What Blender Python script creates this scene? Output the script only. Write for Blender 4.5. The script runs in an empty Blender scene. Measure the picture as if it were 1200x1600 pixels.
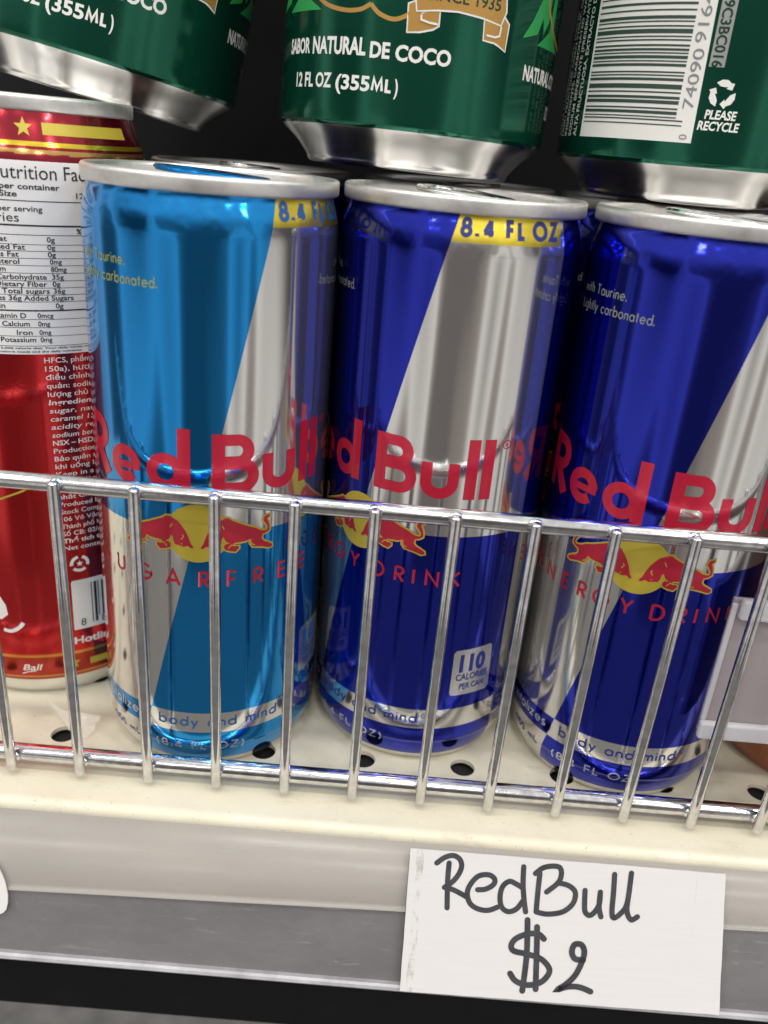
import bpy, bmesh, math, random
from mathutils import Vector, Matrix
from mathutils.geometry import tessellate_polygon

random.seed(7)
S = 0.001                      # everything below is laid out in millimetres
sc = bpy.context.scene
col = sc.collection
R = math.radians

# ------------------------------------------------------------------ camera
cam_d = bpy.data.cameras.new('camera')
cam = bpy.data.objects.new('camera', cam_d)
col.objects.link(cam)
cam.location = (40.134*S, -184.987*S, 142.133*S)
cam.rotation_euler = (R(66.258), R(-4.633), R(1.677))
cam_d.sensor_fit = 'VERTICAL'
cam_d.sensor_height = 36.0
cam_d.lens = 36.0*1305.25/1600.0
cam_d.clip_start = 0.005
cam_d.clip_end = 60
cam_d.dof.use_dof = True
cam_d.dof.focus_distance = 0.186
cam_d.dof.aperture_fstop = 13.0
sc.camera = cam

# ------------------------------------------------------------------ node helpers
def sock(nt, v, inp):
    if hasattr(v, 'is_linked') or hasattr(v, 'links'):
        nt.links.new(v, inp)
    else:
        inp.default_value = v

def M(nt, op, *a):
    n = nt.nodes.new('ShaderNodeMath'); n.operation = op
    for i, v in enumerate(a): sock(nt, v, n.inputs[i])
    return n.outputs[0]

def MIX(nt, f, a, b):
    n = nt.nodes.new('ShaderNodeMix'); n.data_type = 'RGBA'
    sock(nt, f, n.inputs[0])
    for v, i in ((a, 6), (b, 7)):
        if isinstance(v, tuple): n.inputs[i].default_value = (v[0], v[1], v[2], 1)
        else: nt.links.new(v, n.inputs[i])
    return n.outputs[2]

def NOISE(nt, vec, scale, detail=3, rough=.5, dist=0):
    n = nt.nodes.new('ShaderNodeTexNoise')
    if vec is not None: nt.links.new(vec, n.inputs['Vector'])
    n.inputs['Scale'].default_value = scale; n.inputs['Detail'].default_value = detail
    n.inputs['Roughness'].default_value = rough; n.inputs['Distortion'].default_value = dist
    return n.outputs['Fac']

def RAMP(nt, f, stops):
    n = nt.nodes.new('ShaderNodeValToRGB')
    nt.links.new(f, n.inputs[0])
    e = n.color_ramp.elements
    while len(e) < len(stops): e.new(.5)
    for el, (p, c) in zip(e, stops):
        el.position = p
        el.color = (c, c, c, 1) if not isinstance(c, tuple) else (*c, 1)
    return n.outputs[0]

def MAPPING(nt, vec, scale, loc=(0, 0, 0)):
    n = nt.nodes.new('ShaderNodeMapping')
    nt.links.new(vec, n.inputs[0]); n.inputs['Scale'].default_value = scale; n.inputs['Location'].default_value = loc
    return n.outputs[0]

# ------------------------------------------------------------------ shop light
w = bpy.data.worlds.new('World'); sc.world = w; w.use_nodes = True
nt = w.node_tree
bg = nt.nodes['Background']
tc = nt.nodes.new('ShaderNodeTexCoord')
sep = nt.nodes.new('ShaderNodeSeparateXYZ'); nt.links.new(tc.outputs['Generated'], sep.inputs[0])
WX, WY, WZ = 7.7, .4, 2.1
v1 = MAPPING(nt, tc.outputs['Generated'], (1., 1., .42), (WX, WY, WZ))
aisle = RAMP(nt, NOISE(nt, v1, 1.5, .8, .4, .25), [(.35, (.02, .02, .026)), (.41, (.06, .058, .06)), (.44, (.24, .225, .215)), (.50, (.64, .62, .595)), (.565, (.86, .84, .81)), (.60, (.34, .295, .27)), (.66, (.14, .125, .12))])
ceil = (.95, .94, .92)
floor_c = (.40, .375, .34)
up = M(nt, 'SMOOTHSTEP', sep.outputs[2], .12, .5) if False else None
def smooth(nt, x, a, b):
    n = nt.nodes.new('ShaderNodeMapRange'); n.interpolation_type = 'SMOOTHSTEP'
    nt.links.new(x, n.inputs[0]); n.inputs[1].default_value = a; n.inputs[2].default_value = b
    return n.outputs[0]
c = MIX(nt, smooth(nt, sep.outputs[2], .12, .45), aisle, ceil)
c = MIX(nt, M(nt, 'MULTIPLY', smooth(nt, M(nt, 'MULTIPLY', sep.outputs[2], -1.0), .40, .75), .8), c, floor_c)
nt.links.new(c, bg.inputs[0])
bg.inputs[1].default_value = 0.92

def area(name, loc, size, energy, color=(1, .97, .92)):
    l = bpy.data.lights.new(name, 'AREA'); l.shape = 'RECTANGLE'; l.size, l.size_y = size
    l.energy = energy; l.color = color
    o = bpy.data.objects.new(name, l); col.objects.link(o); o.location = loc
    return o
for i in range(5):
    for j, y in enumerate((-.55, -1.35, -2.5)):
        area('ceiling_lamp', (-1.9+.92*i + .21*j, y, 1.75), (.32, .10), 5.6)

vs = sc.view_settings
vs.view_transform = 'Standard'; vs.look = 'None'; vs.exposure = 0.0; vs.gamma = 1.0
sc.cycles.use_denoising = True
sc.cycles.max_bounces = 6
sc.cycles.glossy_bounces = 4
sc.cycles.transmission_bounces = 6
sc.cycles.sample_clamp_indirect = 10

# ------------------------------------------------------------------ materials
def mat(name):
    m = bpy.data.materials.new(name); m.use_nodes = True
    nt = m.node_tree
    return m, nt, nt.nodes['Principled BSDF']

def setp(p, **k):
    nm = dict(color='Base Color', rough='Roughness', metal='Metallic', coat='Coat Weight', coat_r='Coat Roughness', spec='Specular IOR Level', trans='Transmission Weight', ior='IOR', alpha='Alpha', sss='Subsurface Weight')
    for a, v in k.items():
        p.inputs[nm[a]].default_value = (*v, 1) if isinstance(v, tuple) else v

def bump(nt, p, h, strength=.1, dist=.0005):
    b = nt.nodes.new('ShaderNodeBump'); b.inputs['Strength'].default_value = strength; b.inputs['Distance'].default_value = dist
    nt.links.new(h, b.inputs['Height']); nt.links.new(b.outputs[0], p.inputs['Normal'])

def simple(name, color, rough=.4, metal=0., coat=0., spec=.5, var=.0, nscale=300., bmp=0., bdist=.0002):
    m, nt, p = mat(name)
    setp(p, color=color, rough=rough, metal=metal, coat=coat, spec=spec)
    t = nt.nodes.new('ShaderNodeTexCoord')
    if var:
        f = NOISE(nt, t.outputs['Object'], nscale, 4, .6)
        d = tuple(max(0, x*(1-var)) for x in color); l = tuple(min(1, x*(1+var)) for x in color)
        nt.links.new(MIX(nt, RAMP(nt, f, [(.3, 0.), (.7, 1.)]), d, l), p.inputs['Base Color'])
        r = M(nt, 'MULTIPLY_ADD', NOISE(nt, t.outputs['Object'], nscale*.3, 3), rough*.6, rough*.7)
        nt.links.new(r, p.inputs['Roughness'])
    if bmp:
        bump(nt, p, NOISE(nt, t.outputs['Object'], nscale, 3), bmp, bdist)
    return m

ALU = simple('brushed_aluminium', (.80, .785, .765), .42, .92, var=.06, nscale=900)
ALU_SHINY = simple('bright_aluminium', (.80, .79, .78), .16, 1., var=.04, nscale=250, bmp=.25, bdist=.0004)
CHROME = simple('chromed_wire', (.62, .62, .63), .12, 1., var=.2, nscale=380, bmp=.25, bdist=.00012)
INK_RED = simple('red_ink', (.52, .014, .045), .26, .3, coat=.2)
INK_BLUE = simple('blue_ink', (.012, .022, .20), .4)
INK_CYAN = simple('light_blue_ink', (.010, .09, .30), .4)
INK_YEL = simple('yellow_ink', (.52, .41, .045), .36, .2)
INK_YEL2 = simple('golden_yellow_ink', (.72, .55, .05), .35)
INK_PALE = simple('pale_print', (.27, .29, .26), .4)
INK_LIME = simple('dull_yellow_print', (.30, .36, .10), .4)
INK_SILVER = simple('silver_print', (.62, .66, .74), .3, .8)
INK_WHITE = simple('white_ink', (.78, .77, .74), .38)
INK_BLACK = simple('black_ink', (.025, .025, .028), .5)
INK_GREY = simple('grey_ink', (.22, .22, .23), .5)
INK_GOLD = simple('gold_ink', (.50, .28, .07), .35, .35)
INK_GREEN = simple('bright_green_ink', (.03, .36, .09), .35, .2)
INK_DGREEN = simple('dark_green_ink', (.003, .05, .03), .35, .2)
INK_ORANGE = simple('orange_ink', (.72, .30, .05), .35)
MARKER = simple('marker_ink', (.05, .052, .06), .42, var=.25, nscale=400)
STICKER = simple('white_sticker_paper', (.80, .79, .80), .45, var=.03, nscale=90)

def label_slim(name, main):
    """blue / silver quarters of the slim can, a yellow volume band on the neck, slogan band near the foot"""
    m, nt, p = mat(name)
    t = nt.nodes.new('ShaderNodeTexCoord'); s = nt.nodes.new('ShaderNodeSeparateXYZ')
    nt.links.new(t.outputs['Object'], s.inputs[0])
    x, y, z = s.outputs
    u = M(nt, 'MULTIPLY', M(nt, 'ARCTAN2', x, M(nt, 'MULTIPLY', y, -1.)), 26.5)
    zz = M(nt, 'MULTIPLY', z, 1000.)
    u = M(nt, 'SUBTRACT', M(nt, 'WRAP', M(nt, 'ADD', u, 40.), 83.252, 0.), 40.)
    a = M(nt, 'SUBTRACT', u, M(nt, 'MULTIPLY', M(nt, 'SUBTRACT', zz, 56.), .243))
    right = M(nt, 'GREATER_THAN', a, 0.)
    upper = M(nt, 'GREATER_THAN', zz, 64.2)
    band = M(nt, 'MULTIPLY', M(nt, 'GREATER_THAN', zz, 11.9), M(nt, 'LESS_THAN', zz, 17.4))
    # blue = right XOR upper XOR band
    def xor(p_, q_): return M(nt, 'ABSOLUTE', M(nt, 'SUBTRACT', p_, q_))
    blue = xor(xor(right, upper), band)
    blue = M(nt, 'MULTIPLY', blue, M(nt, 'GREATER_THAN', zz, 2.6))
    yel = M(nt, 'MULTIPLY', M(nt, 'MULTIPLY', M(nt, 'GREATER_THAN', zz, 126.3), M(nt, 'LESS_THAN', zz, 131.9)), M(nt, 'MULTIPLY', right, M(nt, 'LESS_THAN', u, 41.9)))
    yel = M(nt, 'MULTIPLY', yel, upper)
    neck = M(nt, 'MULTIPLY', M(nt, 'GREATER_THAN', zz, 126.3), M(nt, 'GREATER_THAN', u, 41.9))
    streak = NOISE(nt, MAPPING(nt, t.outputs['Object'], (1, 1, .02)), 900, 3, .6)
    silver = MIX(nt, streak, (.66, .65, .63), (.71, .70, .68))
    cb = MIX(nt, blue, silver, main)
    cb = MIX(nt, yel, cb, (.66, .52, .05))
    nt.links.new(cb, p.inputs['Base Color'])
    setp(p, metal=.94, rough=.1, coat=.3, coat_r=.06)
    r = M(nt, 'MULTIPLY_ADD', NOISE(nt, t.outputs['Object'], 40, 3, .6), .05, .07)
    r = M(nt, 'ADD', r, M(nt, 'MULTIPLY', yel, .22))
    nt.links.new(r, p.inputs['Roughness'])
    # the necked-in shoulder is slightly rippled
    rip = NOISE(nt, t.outputs['Object'], 170, 2, .5)
    r = M(nt, 'MULTIPLY_ADD', M(nt, 'GREATER_THAN', zz, 123.), .01, r); nt.links.new(r, p.inputs['Roughness'])
    h = M(nt, 'MULTIPLY_ADD', M(nt, 'MULTIPLY', rip, M(nt, 'GREATER_THAN', zz, 124.)), 1., 0.)
    bump(nt, p, h, .42, .0005)
    return m
LBL_CYAN = label_slim('light_blue_label', (.010, .25, .64))
LBL_BLUE = label_slim('deep_blue_label', (.013, .023, .38))

def label_red():
    m, nt, p = mat('red_label')
    t = nt.nodes.new('ShaderNodeTexCoord'); s = nt.nodes.new('ShaderNodeSeparateXYZ')
    nt.links.new(t.outputs['Object'], s.inputs[0])
    x, y, z = s.outputs
    zz = M(nt, 'MULTIPLY', z, 1000.)
    ang = M(nt, 'ARCTAN2', x, M(nt, 'MULTIPLY', y, -1.))
    red = (.58, .016, .02)
    def band(a, b): return M(nt, 'MULTIPLY', M(nt, 'GREATER_THAN', zz, a), M(nt, 'LESS_THAN', zz, b))
    cc = MIX(nt, M(nt, 'GREATER_THAN', zz, 133.2), red, (.26, .010, .022))
    wave = nt.nodes.new('ShaderNodeTexWave'); wave.wave_type = 'RINGS'
    cmb = nt.nodes.new('ShaderNodeCombineXYZ')
    nt.links.new(M(nt, 'WRAP', M(nt, 'MULTIPLY', ang, 2.6), 1., 0.), cmb.inputs[0]); nt.links.new(M(nt, 'MULTIPLY', zz, .05), cmb.inputs[1])
    nt.links.new(cmb.outputs[0], wave.inputs[0]); wave.inputs['Scale'].default_value = 1.6; wave.inputs['Distortion'].default_value = 1.
    gold = RAMP(nt, wave.outputs['Fac'], [(.45, 0.), (.55, 1.)])
    cc = MIX(nt, M(nt, 'MULTIPLY', band(132.2, 135.4), M(nt, 'MULTIPLY', gold, .8)), cc, (.55, .36, .10))
    cc = MIX(nt, band(136.0, 136.9), cc, (.66, .50, .03))
    cc = MIX(nt, band(3.0, 13.2), cc, (.42, .035, .018))
    cc = MIX(nt, M(nt, 'MAXIMUM', band(13.0, 13.8), band(6.6, 7.4)), cc, (.70, .31, .05))
    cc = MIX(nt, M(nt, 'LESS_THAN', zz, 5.8), cc, (.74, .72, .68))
    nt.links.new(cc, p.inputs['Base Color'])
    setp(p, metal=.85, rough=.16, coat=.4, coat_r=.08)
    bump(nt, p, NOISE(nt, t.outputs['Object'], 45, 2, .5), .1, .0005)
    return m
LBL_RED = label_red()

def label_green():
    m, nt, p = mat('dark_green_label')
    t = nt.nodes.new('ShaderNodeTexCoord'); s = nt.nodes.new('ShaderNodeSeparateXYZ')
    nt.links.new(t.outputs['Object'], s.inputs[0])
    zz = M(nt, 'MULTIPLY', s.outputs[2], 1000.)
    f = NOISE(nt, t.outputs['Object'], 40, 3)
    g = MIX(nt, f, (.008, .095, .058), (.010, .125, .075))
    cc = MIX(nt, M(nt, 'LESS_THAN', zz, 8.0), g, (.76, .75, .73))
    nt.links.new(cc, p.inputs['Base Color'])
    nt.links.new(M(nt, 'MULTIPLY_ADD', M(nt, 'LESS_THAN', zz, 8.0), .25, .75), p.inputs['Metallic'])
    nt.links.new(M(nt, 'MULTIPLY_ADD', M(nt, 'LESS_THAN', zz, 8.0), .12, .14), p.inputs['Roughness'])
    setp(p, coat=.15, coat_r=.1)
    bump(nt, p, NOISE(nt, t.outputs['Object'], 45, 2, .5), .12, .0005)
    return m
LBL_GREEN = label_green()

def label_brown():
    m, nt, p = mat('copper_brown_label')
    t = nt.nodes.new('ShaderNodeTexCoord'); s = nt.nodes.new('ShaderNodeSeparateXYZ')
    nt.links.new(t.outputs['Object'], s.inputs[0])
    zz = M(nt, 'MULTIPLY', s.outputs[2], 1000.)
    f = NOISE(nt, t.outputs['Object'], 30, 4)
    g = MIX(nt, f, (.30, .085, .028), (.42, .14, .05))
    g = MIX(nt, M(nt, 'GREATER_THAN', zz, 40.), g, (.10, .035, .022))
    nt.links.new(g, p.inputs['Base Color'])
    setp(p, metal=.35, rough=.3, coat=.3)
    return m
LBL_BROWN = label_brown()

def shelf_mat():
    m, nt, p = mat('cream_shelf_paint')
    t = nt.nodes.new('ShaderNodeTexCoord')
    o = t.outputs['Object']
    f = NOISE(nt, o, 45, 5, .65)
    c = MIX(nt, RAMP(nt, f, [(.35, 0.), (.75, 1.)]), (.73, .685, .545), (.65, .60, .465))
    sp = RAMP(nt, NOISE(nt, o, 900, 2, .7), [(.66, 0.), (.72, 1.)])
    c = MIX(nt, M(nt, 'MULTIPLY', sp, .45), c, (.25, .22, .17))
    sm = RAMP(nt, NOISE(nt, MAPPING(nt, o, (.5, 2., 1)), 130, 5, .7), [(.58, 0.), (.72, 1.)])
    c = MIX(nt, M(nt, 'MULTIPLY', sm, .42), c, (.42, .37, .28))
    nt.links.new(c, p.inputs['Base Color'])
    setp(p, rough=.32, coat=.15)
    nt.links.new(M(nt, 'MULTIPLY_ADD', f, .25, .22), p.inputs['Roughness'])
    bump(nt, p, NOISE(nt, o, 500, 3), .08, .0002)
    return m
SHELF = shelf_mat()

def gray_strip():
    m, nt, p = mat('grey_channel_plastic')
    t = nt.nodes.new('ShaderNodeTexCoord'); o = t.outputs['Object']
    f = NOISE(nt, MAPPING(nt, o, (.3, 1, 1)), 60, 5, .6)
    c = MIX(nt, f, (.105, .102, .108), (.14, .136, .14))
    sc_ = RAMP(nt, NOISE(nt, MAPPING(nt, o, (1, 6, 1)), 300, 3, .7), [(.66, 0.), (.72, 1.)])
    c = MIX(nt, M(nt, 'MULTIPLY', sc_, .25), c, (.35, .34, .34))
    nt.links.new(c, p.inputs['Base Color'])
    setp(p, rough=.38, spec=.5)
    return m
STRIP = gray_strip()
STRIP_EDGE = simple('pale_plastic_edge', (.42, .41, .44), .3, var=.2, nscale=200)

def insert_mat():
    m, nt, p = mat('cream_insert_paper')
    t = nt.nodes.new('ShaderNodeTexCoord'); o = t.outputs['Object']
    f = NOISE(nt, MAPPING(nt, o, (.35, 1, 1)), 38, 5, .6)
    c = MIX(nt, RAMP(nt, f, [(.3, 0.), (.75, 1.)]), (.335, .305, .268), (.27, .246, .22))
    g = RAMP(nt, NOISE(nt, MAPPING(nt, o, (.6, 1, 1), (4, 2, 1)), 30, 4, .6), [(.55, 0.), (.75, 1.)])
    c = MIX(nt, M(nt, 'MULTIPLY', g, .45), c, (.24, .225, .22))
    nt.links.new(c, p.inputs['Base Color'])
    setp(p, rough=.36, coat=.25, coat_r=.2)
    return m
INSERT = insert_mat()

def card_mat():
    m, nt, p = mat('white_card')
    t = nt.nodes.new('ShaderNodeTexCoord'); o = t.outputs['Object']
    st = NOISE(nt, MAPPING(nt, o, (.08, 1.6, 1)), 900, 4, .65)
    c = MIX(nt, st, (.72, .705, .70), (.655, .64, .635))
    s = nt.nodes.new('ShaderNodeSeparateXYZ'); nt.links.new(o, s.inputs[0])
    # scuffed grey edge on the left and lower right creases
    edge = M(nt, 'LESS_THAN', M(nt, 'ABSOLUTE', M(nt, 'SUBTRACT', M(nt, 'ADD', s.outputs[0], M(nt, 'MULTIPLY', NOISE(nt, o, 260, 3), .0016)), .0030)), .00075)
    wear = RAMP(nt, NOISE(nt, MAPPING(nt, o, (1, .6, 1)), 330, 4, .7), [(.46, 0.), (.62, 1.)])
    c = MIX(nt, M(nt, 'MULTIPLY', M(nt, 'MULTIPLY', edge, wear), .75), c, (.40, .36, .32))
    cr = M(nt, 'LESS_THAN', M(nt, 'ABSOLUTE', M(nt, 'SUBTRACT', s.outputs[0], .0655)), .00012)
    c = MIX(nt, M(nt, 'MULTIPLY', cr, M(nt, 'MULTIPLY', wear, .35)), c, (.5, .47, .45))
    nt.links.new(c, p.inputs['Base Color'])
    setp(p, rough=.42, coat=.2, coat_r=.25)
    return m
CARD = card_mat()
BLACK = simple('shade_black', (.008, .008, .009), .6, spec=.15, var=.2, nscale=80)  # shade below the shelf, put into a near-black colour
DARKBACK = simple('dark_back_panel', (.016, .016, .019), .8, spec=.15, var=.2, nscale=20)
FLOOR = simple('grey_floor', (.11, .105, .10), .6, var=.3, nscale=60)
HOLE = simple('hole_shade', (.01, .01, .01), .8)

def frosted():
    m, nt, p = mat('frosted_plastic')
    setp(p, color=(.88, .87, .91), rough=.34, trans=.5, ior=1.3, coat=.2)
    return m
FROST = frosted()
def frosted2():
    m, nt, p = mat('frosted_sheet')
    setp(p, color=(.56, .50, .52), rough=.42, trans=.45, ior=1.2)
    return m
FROST2 = frosted2()
def tape():
    m, nt, p = mat('clear_tape')
    setp(p, color=(.86, .83, .76), rough=.16, alpha=.36, coat=.6)
    t = nt.nodes.new('ShaderNodeTexCoord')
    bump(nt, p, NOISE(nt, t.outputs['Object'], 400, 3), .5, .0004)
    return m
TAPE = tape()

# ------------------------------------------------------------------ object helpers
def link(name, me, m=None, parent=None, smooth=True):
    o = bpy.data.objects.new(name, me)
    col.objects.link(o)
    if m is not None and not me.materials: me.materials.append(m)
    if smooth:
        for f in me.polygons: f.use_smooth = True
    if parent is not None: o.parent = parent
    return o

def tag(o, label=None, cat=None, group=None, kind=None):
    if label: o['label'] = label
    if cat: o['category'] = cat
    if group: o['group'] = group
    if kind: o['kind'] = kind
    return o

def empty(name, loc=(0, 0, 0), rot=(0, 0, 0)):
    o = bpy.data.objects.new(name, None); col.objects.link(o)
    o.location = [v*S for v in loc]; o.rotation_euler = rot; o.empty_display_size = .01
    return o

def copy_thing(root, loc, rot):
    r = root.copy(); col.objects.link(r)
    r.location = [v*S for v in loc]; r.rotation_euler = rot
    for ch in root.children:
        c = ch.copy(); col.objects.link(c); c.parent = r
        for g in ch.children:
            d = g.copy(); col.objects.link(d); d.parent = c
    return r

def to_mesh(bm, name='mesh'):
    bmesh.ops.scale(bm, vec=(S, S, S), verts=bm.verts)
    me = bpy.data.meshes.new(name); bm.to_mesh(me); bm.free()
    return me

def lathe(prof, seg=112, cap0=False, cap1=False, name='lathe'):
    bm = bmesh.new(); rings = []
    for r, z in prof:
        rings.append([bm.verts.new((r*math.sin(2*math.pi*i/seg), -r*math.cos(2*math.pi*i/seg), z)) for i in range(seg)])
    for a, b in zip(rings, rings[1:]):
        for i in range(seg):
            j = (i+1) % seg
            bm.faces.new((a[i], a[j], b[j], b[i]))
    if cap0: bm.faces.new(rings[0][::-1])
    if cap1: bm.faces.new(rings[-1])
    bmesh.ops.recalc_face_normals(bm, faces=bm.faces)
    return to_mesh(bm, name)

def smooth_profile(pts, n=5):
    out = []
    P = [pts[0]] + list(pts) + [pts[-1]]
    for i in range(1, len(P)-2):
        p0, p1, p2, p3 = P[i-1], P[i], P[i+1], P[i+2]
        for k in range(n):
            t = k/n
            out.append(tuple(.5*((2*p1[d]) + (-p0[d]+p2[d])*t + (2*p0[d]-5*p1[d]+4*p2[d]-p3[d])*t*t + (-p0[d]+3*p1[d]-3*p2[d]+p3[d])*t**3) for d in range(len(p1))))
    out.append(pts[-1])
    return out

def box(bm, x0, x1, y0, y1, z0, z1):
    v = [bm.verts.new(p) for p in ((x0,y0,z0),(x1,y0,z0),(x1,y1,z0),(x0,y1,z0),(x0,y0,z1),(x1,y0,z1),(x1,y1,z1),(x0,y1,z1))]
    for f in ((0,3,2,1),(4,5,6,7),(0,1,5,4),(1,2,6,5),(2,3,7,6),(3,0,4,7)): bm.faces.new([v[i] for i in f])

def tube(path, r, seg=14, caps=True, round_end=0):
    """round wire along a list of points (mm)"""
    bm = bmesh.new(); rings = []
    pts = [Vector(p) for p in path]
    rad = [r]*len(pts)
    if round_end:
        def dome(a, b):
            d = (a-b).normalized(); out = []
            for k in range(1, 5):
                t = k/4*math.pi/2*.96
                out.append((a + d*r*round_end*math.sin(t), r*math.cos(t)))
            return out
        e = dome(pts[-1], pts[-2]); s = dome(pts[0], pts[1])
        pts = [q for q, _ in s[::-1]] + pts + [q for q, _ in e]
        rad = [q for _, q in s[::-1]] + rad + [q for _, q in e]
    for i, p in enumerate(pts):
        t = (pts[min(i+1, len(pts)-1)] - pts[max(i-1, 0)]).normalized()
        a = t.orthogonal().normalized() if i == 0 else (last - t*last.dot(t)).normalized()
        last = a; b = t.cross(a)
        rings.append([bm.verts.new(p + (a*math.cos(2*math.pi*k/seg) + b*math.sin(2*math.pi*k/seg))*rad[i]) for k in range(seg)])
    for q, s in zip(rings, rings[1:]):
        for i in range(seg):
            j = (i+1) % seg
            bm.faces.new((q[i], q[j], s[j], s[i]))
    if caps:
        bm.faces.new(rings[0][::-1]); bm.faces.new(rings[-1])
    bmesh.ops.recalc_face_normals(bm, faces=bm.faces)
    return bm

# ------------------------------------------------------------------ lettering
class Print:
    """flat shapes in (u, z) millimetres, later bent round a can or laid on a plane"""
    def __init__(self): self.polys = []; self.lay = 0.
    def poly(self, outer, holes=(), lay=None):
        lay = self.lay if lay is None else lay
        loops = [[Vector((x, y, 0)) for x, y in outer]] + [[Vector((x, y, 0)) for x, y in h] for h in holes]
        flat = [v for l in loops for v in l]
        for t in tessellate_polygon(loops):
            self.polys.append(([(flat[i].x, flat[i].y) for i in t], lay))
    def rect(self, x0, y0, x1, y1, lay=None):
        self.poly([(x0, y0), (x1, y0), (x1, y1), (x0, y1)], lay=lay)
    def ribbon(self, pts, w, lay=None, caps=False):
        lay = self.lay if lay is None else lay
        P = []
        for q in pts:
            v = Vector(q)
            if not P or (v-P[-1]).length > 1e-5: P.append(v)
        if len(P) < 2: return
        closed = (P[0]-P[-1]).length < 1e-4
        L, Rr = [], []
        n = len(P)
        for i in range(n):
            a = P[i-1] if i else (P[-2] if closed else None)
            b = P[i+1] if i < n-1 else (P[1] if closed else None)
            d1 = (P[i]-a).normalized() if a is not None else None
            d2 = (b-P[i]).normalized() if b is not None else None
            if d1 is None: d1 = d2
            if d2 is None: d2 = d1
            t = d1+d2
            t = t.normalized() if t.length > 1e-6 else d2
            nn = Vector((-t.y, t.x))
            k = 1/max(.45, abs(nn.dot(Vector((-d1.y, d1.x)))))
            L.append(P[i]+nn*w/2*k); Rr.append(P[i]-nn*w/2*k)
        for i in range(n-1):
            self.polys.append(([tuple(Rr[i]), tuple(Rr[i+1]), tuple(L[i+1]), tuple(L[i])], lay))
        if caps and not closed:
            for e, s_, dd in ((P[0], 0, (P[0]-P[1]).normalized()), (P[-1], n-1, (P[-1]-P[-2]).normalized())):
                nn = Vector((-dd.y, dd.x)); arcp = []
                for k in range(9):
                    a = -math.pi/2 + math.pi*k/8
                    q = e + dd*math.cos(a)*w/2 + nn*math.sin(a)*w/2
                    arcp.append((q.x, q.y))
                self.polys.append((arcp, lay))
    def disc(self, cx, cy, r, lay=None, n=40):
        self.poly([(cx+r*math.cos(2*math.pi*i/n), cy+r*math.sin(2*math.pi*i/n)) for i in range(n)], lay=lay)
    def shifted(self, du):
        for p, l in list(self.polys): self.polys.append(([(x+du, y) for x, y in p], l))
        return self
    def bm(self, step=1.2, zstep=None):
        bm = bmesh.new()
        for p, l in self.polys:
            vs_ = [bm.verts.new((x, y, l)) for x, y in p]
            try: bm.faces.new(vs_)
            except ValueError: pass
        if step:
            xs = [v.co.x for v in bm.verts]; k = math.ceil(min(xs)/step)
            while k*step < max(xs):
                bmesh.ops.bisect_plane(bm, geom=bm.verts[:]+bm.edges[:]+bm.faces[:], plane_co=(k*step, 0, 0), plane_no=(1, 0, 0)); k += 1
        if zstep:
            ys = [v.co.y for v in bm.verts]; k = math.ceil(min(ys)/zstep)
            while k*zstep < max(ys):
                bmesh.ops.bisect_plane(bm, geom=bm.verts[:]+bm.edges[:]+bm.faces[:], plane_co=(0, k*zstep, 0), plane_no=(0, 1, 0)); k += 1
        return bm
    def wrap(self, name, m, parent, rad, rbody, off=.06, zstep=None, label=None):
        bm = self.bm(1.2, zstep)
        for v in bm.verts:
            u, z, l = v.co; a = u/rbody; r = rad(z)+off+l
            v.co = (r*math.sin(a), -r*math.cos(a), z)
        for f in bm.faces:
            c_ = f.calc_center_median()
            f.normal_update()
            if f.normal.x*c_.x + f.normal.y*c_.y < 0: f.normal_flip()
        o = link(name, to_mesh(bm, name), m, parent)
        if label: o['label'] = label
        return o
    def flat(self, name, m, parent, origin, ex, ey, en, off=.06):
        bm = self.bm(None)
        ex, ey, en, og = map(Vector, (ex, ey, en, origin))
        for v in bm.verts:
            x, y, l = v.co
            v.co = og + ex*x + ey*y + en*(off+l)
        for f in bm.faces:
            f.normal_update()
            if f.normal.dot(en) < 0: f.normal_flip()
        return link(name, to_mesh(bm, name), m, parent)

def arc(cx, cy, rx, ry, a0, a1, n=14):
    return [(cx+rx*math.cos(R(a0+(a1-a0)*i/n)), cy+ry*math.sin(R(a0+(a1-a0)*i/n))) for i in range(n+1)]

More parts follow.
